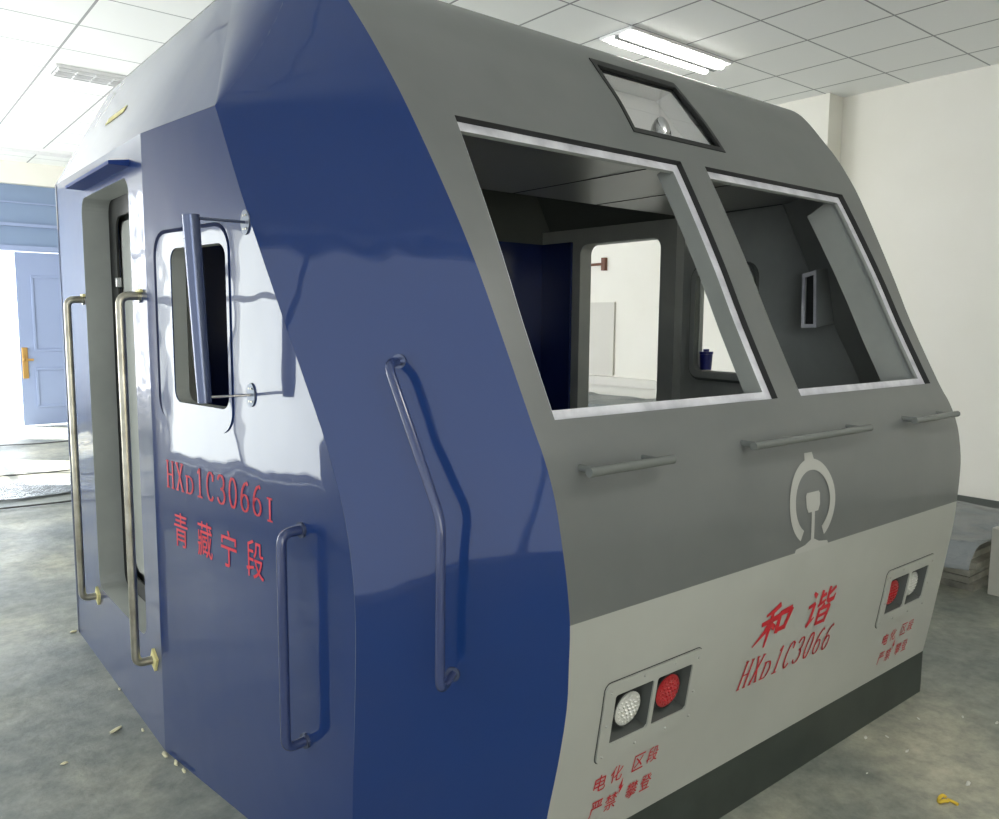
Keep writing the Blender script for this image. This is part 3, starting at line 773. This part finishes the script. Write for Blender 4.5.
# narrow pale panel and brown bracket on the right wall seen through the cab door
tag(obj('wall_panel', B(5.77,5.798,5.17,5.62,.86,1.72), mat('grey_panel',(.62,.60,.54),.6), smooth=0), 'tall grey panel fixed on the wall below the brown bracket', 'panel')
bk = empty('wall_bracket', (5.78,5.35,2.17)); tag(bk, 'small brown bracket with a rod on the cream wall, seen through the cab', 'bracket')
obj('plate', B(-.03,.018,-.028,.028,-.075,.075), BROWN, bk, smooth=0); obj('rod', tube(bmesh.new(), [(-.02,0,0),(-.02,.34,0)], .016, 10), BROWN, bk)
# navy cup on the sill of the far quarter window
p = quarter(-1)(uyb(1.40), BWZ[0]+.006, .052)
cup = empty('cup', tuple(p)); tag(cup, 'navy blue lidded cup standing on the sill of the far cab window', 'cup'); cup.scale = (1.2,1.2,1.15)
bm = tube(bmesh.new(), [(0,0,0),(0,0,.075)], .026, 20, r_end=.030); obj('body', bm, CUPB, cup)
bm = tube(bmesh.new(), [(0,0,.0755),(0,0,.088)], .032, 20); disc(bm, (0,0,.088), (0,0,1), .014, .012, 16); obj('lid', bm, CUPB, cup)

# cables and loose sheet on the far left floor
for pts, lab in (([(-1.6,9.6,.012),(-.6,9.75,.012),(.4,9.2,.012),(1.3,9.5,.012)], 'thin dark cable on the bright floor nearest the blue door'),
                 ([(-1.6,6.9,.012),(-.4,7.35,.012),(.3,7.2,.012),(1.2,7.6,.012)], 'thin dark cable across the bright floor, middle one of three'),
                 ([(-1.8,5.5,.012),(-.6,5.85,.012),(.2,5.75,.012),(1.1,6.2,.012)], 'thin dark cable on the left floor, nearest the cab')):
    tag(obj('floor_cable', tube(bmesh.new(), rounded_path(pts, .5, 8), .007, 8), CABLE), lab, 'cable')
tag(crumpled('plastic_film', -1.3,.9,6.1,6.85, lambda a,b2: .002, PLAST, amp=.05, seed=9), 'flattened clear plastic film on the left floor between two cables', 'plastic film')

# foam and plaster crumbs on the floor
def crumb(name, x, y, s, m, label, elong=1.6, group=None, ang=0.):
    bm = bmesh.new(); bmesh.ops.create_icosphere(bm, subdivisions=2, radius=1); rnd = random.Random(hash((round(x*100), round(y*100))) & 255)
    for v in bm.verts:
        k = 1+rnd.uniform(-.3,.3); v.co = Vector((v.co.x*elong*k, v.co.y*k*.7, v.co.z*.45*k))*s
    zmin = min(v.co.z for v in bm.verts)
    for v in bm.verts: v.co.z -= zmin
    bmesh.ops.rotate(bm, verts=bm.verts, cent=(0,0,0), matrix=Matrix.Rotation(ang, 3, 'Z'))
    o = obj(name, bm, m, loc=(x,y,.001), smooth=50); o.scale = (.75,.75,.6); return tag(o, label, 'debris', group)
# curled mustard scrap at lower right
bm = bmesh.new()
tube(bm, [Vector((.030*math.cos(a), .018*math.sin(a), .014+.008*math.sin(2*a))) for a in [i*.4 for i in range(13)]], .009, 8)
tube(bm, [(0.02,-.01,.012),(.03,-.035,.008),(.028,-.06,.006)], .008, 8)
fs = tag(obj('foam_scrap', bm, MUST, loc=(1.362,-.388,0)), 'curled mustard yellow foam scrap lying alone on the floor, lower right', 'debris'); fs.scale = (.62,.62,.62)
crumb('foam_crumb', -.565,1.679,.016,CRUMB,'long pale yellow foam crumb on the floor beside the blue side panel',2.4,ang=.6)
crumb('foam_crumb', -.755,1.551,.012,CRUMB,'small greenish foam crumb on the floor, furthest left from the cab',1.4)
crumb('foam_crumb', -.485,2.79,.016,CRUMB,'brownish foam crumb at the rear bottom corner of the cab',1.3)
for k,(x,y,s,a) in enumerate(((-.488,1.62,.009,1.4),(-.476,1.40,.013,1.6),(-.462,1.32,.012,1.4),(-.47,2.02,.007,1.5),(-.456,1.26,.010,1.5))):
    crumb('foam_crumb', x, y, s, CRUMB, 'pale yellow foam crumb squeezed out along the bottom edge of the blue side', 2.2, 'foam crumbs along the bottom edge', a)
for x,y,s,a in ((1.551,-.045,.012,.3),(1.62,-.09,.008,1.2),(1.575,-.181,.010,.1),(1.526,-.398,.015,.2),(1.999,-.2,.009,.4),(1.85,-.1,.008,.9),(1.33,-.16,.005,0),(2.05,-.30,.011,.2),(2.22,.08,.011,.8),(1.93,.05,.012,.2)):
    crumb('plaster_crumb', x, y, s*.8, CRUMBW, 'white plaster fleck scattered on the dark floor in front of the grey skirt', 1.9, 'plaster flecks in front of the cab', a)

# ------------------------------------------------------------------ light, world, camera
WORLD = 6
w = bpy.data.worlds.new('world'); S.world = w; w.use_nodes = True
w.node_tree.nodes['Background'].inputs[0].default_value = (.85,.92,1,1); w.node_tree.nodes['Background'].inputs[1].default_value = WORLD
def area(name, loc, rot, sx, sy, e, col):
    L = bpy.data.lights.new(name, 'AREA'); L.shape = 'RECTANGLE'; L.size = sx; L.size_y = sy; L.energy = e; L.color = col
    o = bpy.data.objects.new(name, L); C.objects.link(o); o.location = loc; o.rotation_euler = rot; return o
area('ceiling_tube_light', (1.3, -1.62, H-.03), (0,0,0), 1.1, .25, 30, (1,.98,.93))
SL_ = bpy.data.lights.new('sun', 'SUN'); SL_.energy = 38; SL_.angle = .01; SL_.color = (1,.96,.88)
so_ = bpy.data.objects.new('sun', SL_); C.objects.link(so_); so_.location = (-6, 6, 8)
so_.rotation_euler = Vector((.62,-.55,-.56)).to_track_quat('-Z','Y').to_euler()

cam_d = bpy.data.cameras.new('camera'); cam_d.sensor_width = 36; cam_d.sensor_fit = 'HORIZONTAL'
cam_d.lens = 798.42/999*36; cam_d.clip_start = .02
yaw, pitch, roll = .680833896, .111524824, -.008304978
cy_, sy_, cp, sp_ = math.cos(yaw), math.sin(yaw), math.cos(pitch), math.sin(pitch)
f = Vector((sy_*cp, cy_*cp, -sp_)); r = Vector((cy_, -sy_, 0)); d = f.cross(r)
cr, sr = math.cos(roll), math.sin(roll)
rx = r*cr + d*sr; dn = -r*sr + d*cr
cam = bpy.data.objects.new('camera', cam_d); C.objects.link(cam)
M = Matrix((rx, -dn, -f)).transposed().to_4x4(); M.translation = Vector((-1.22372, -1.33977, 1.5)); cam.matrix_world = M
S.camera = cam
S.view_settings.view_transform = 'Standard'; S.view_settings.look = 'None'; S.view_settings.gamma = 1; S.view_settings.exposure = .08
S.view_settings.use_curve_mapping = False
S.cycles.use_denoising = True
S.cycles.max_bounces = 8; S.cycles.diffuse_bounces = 4
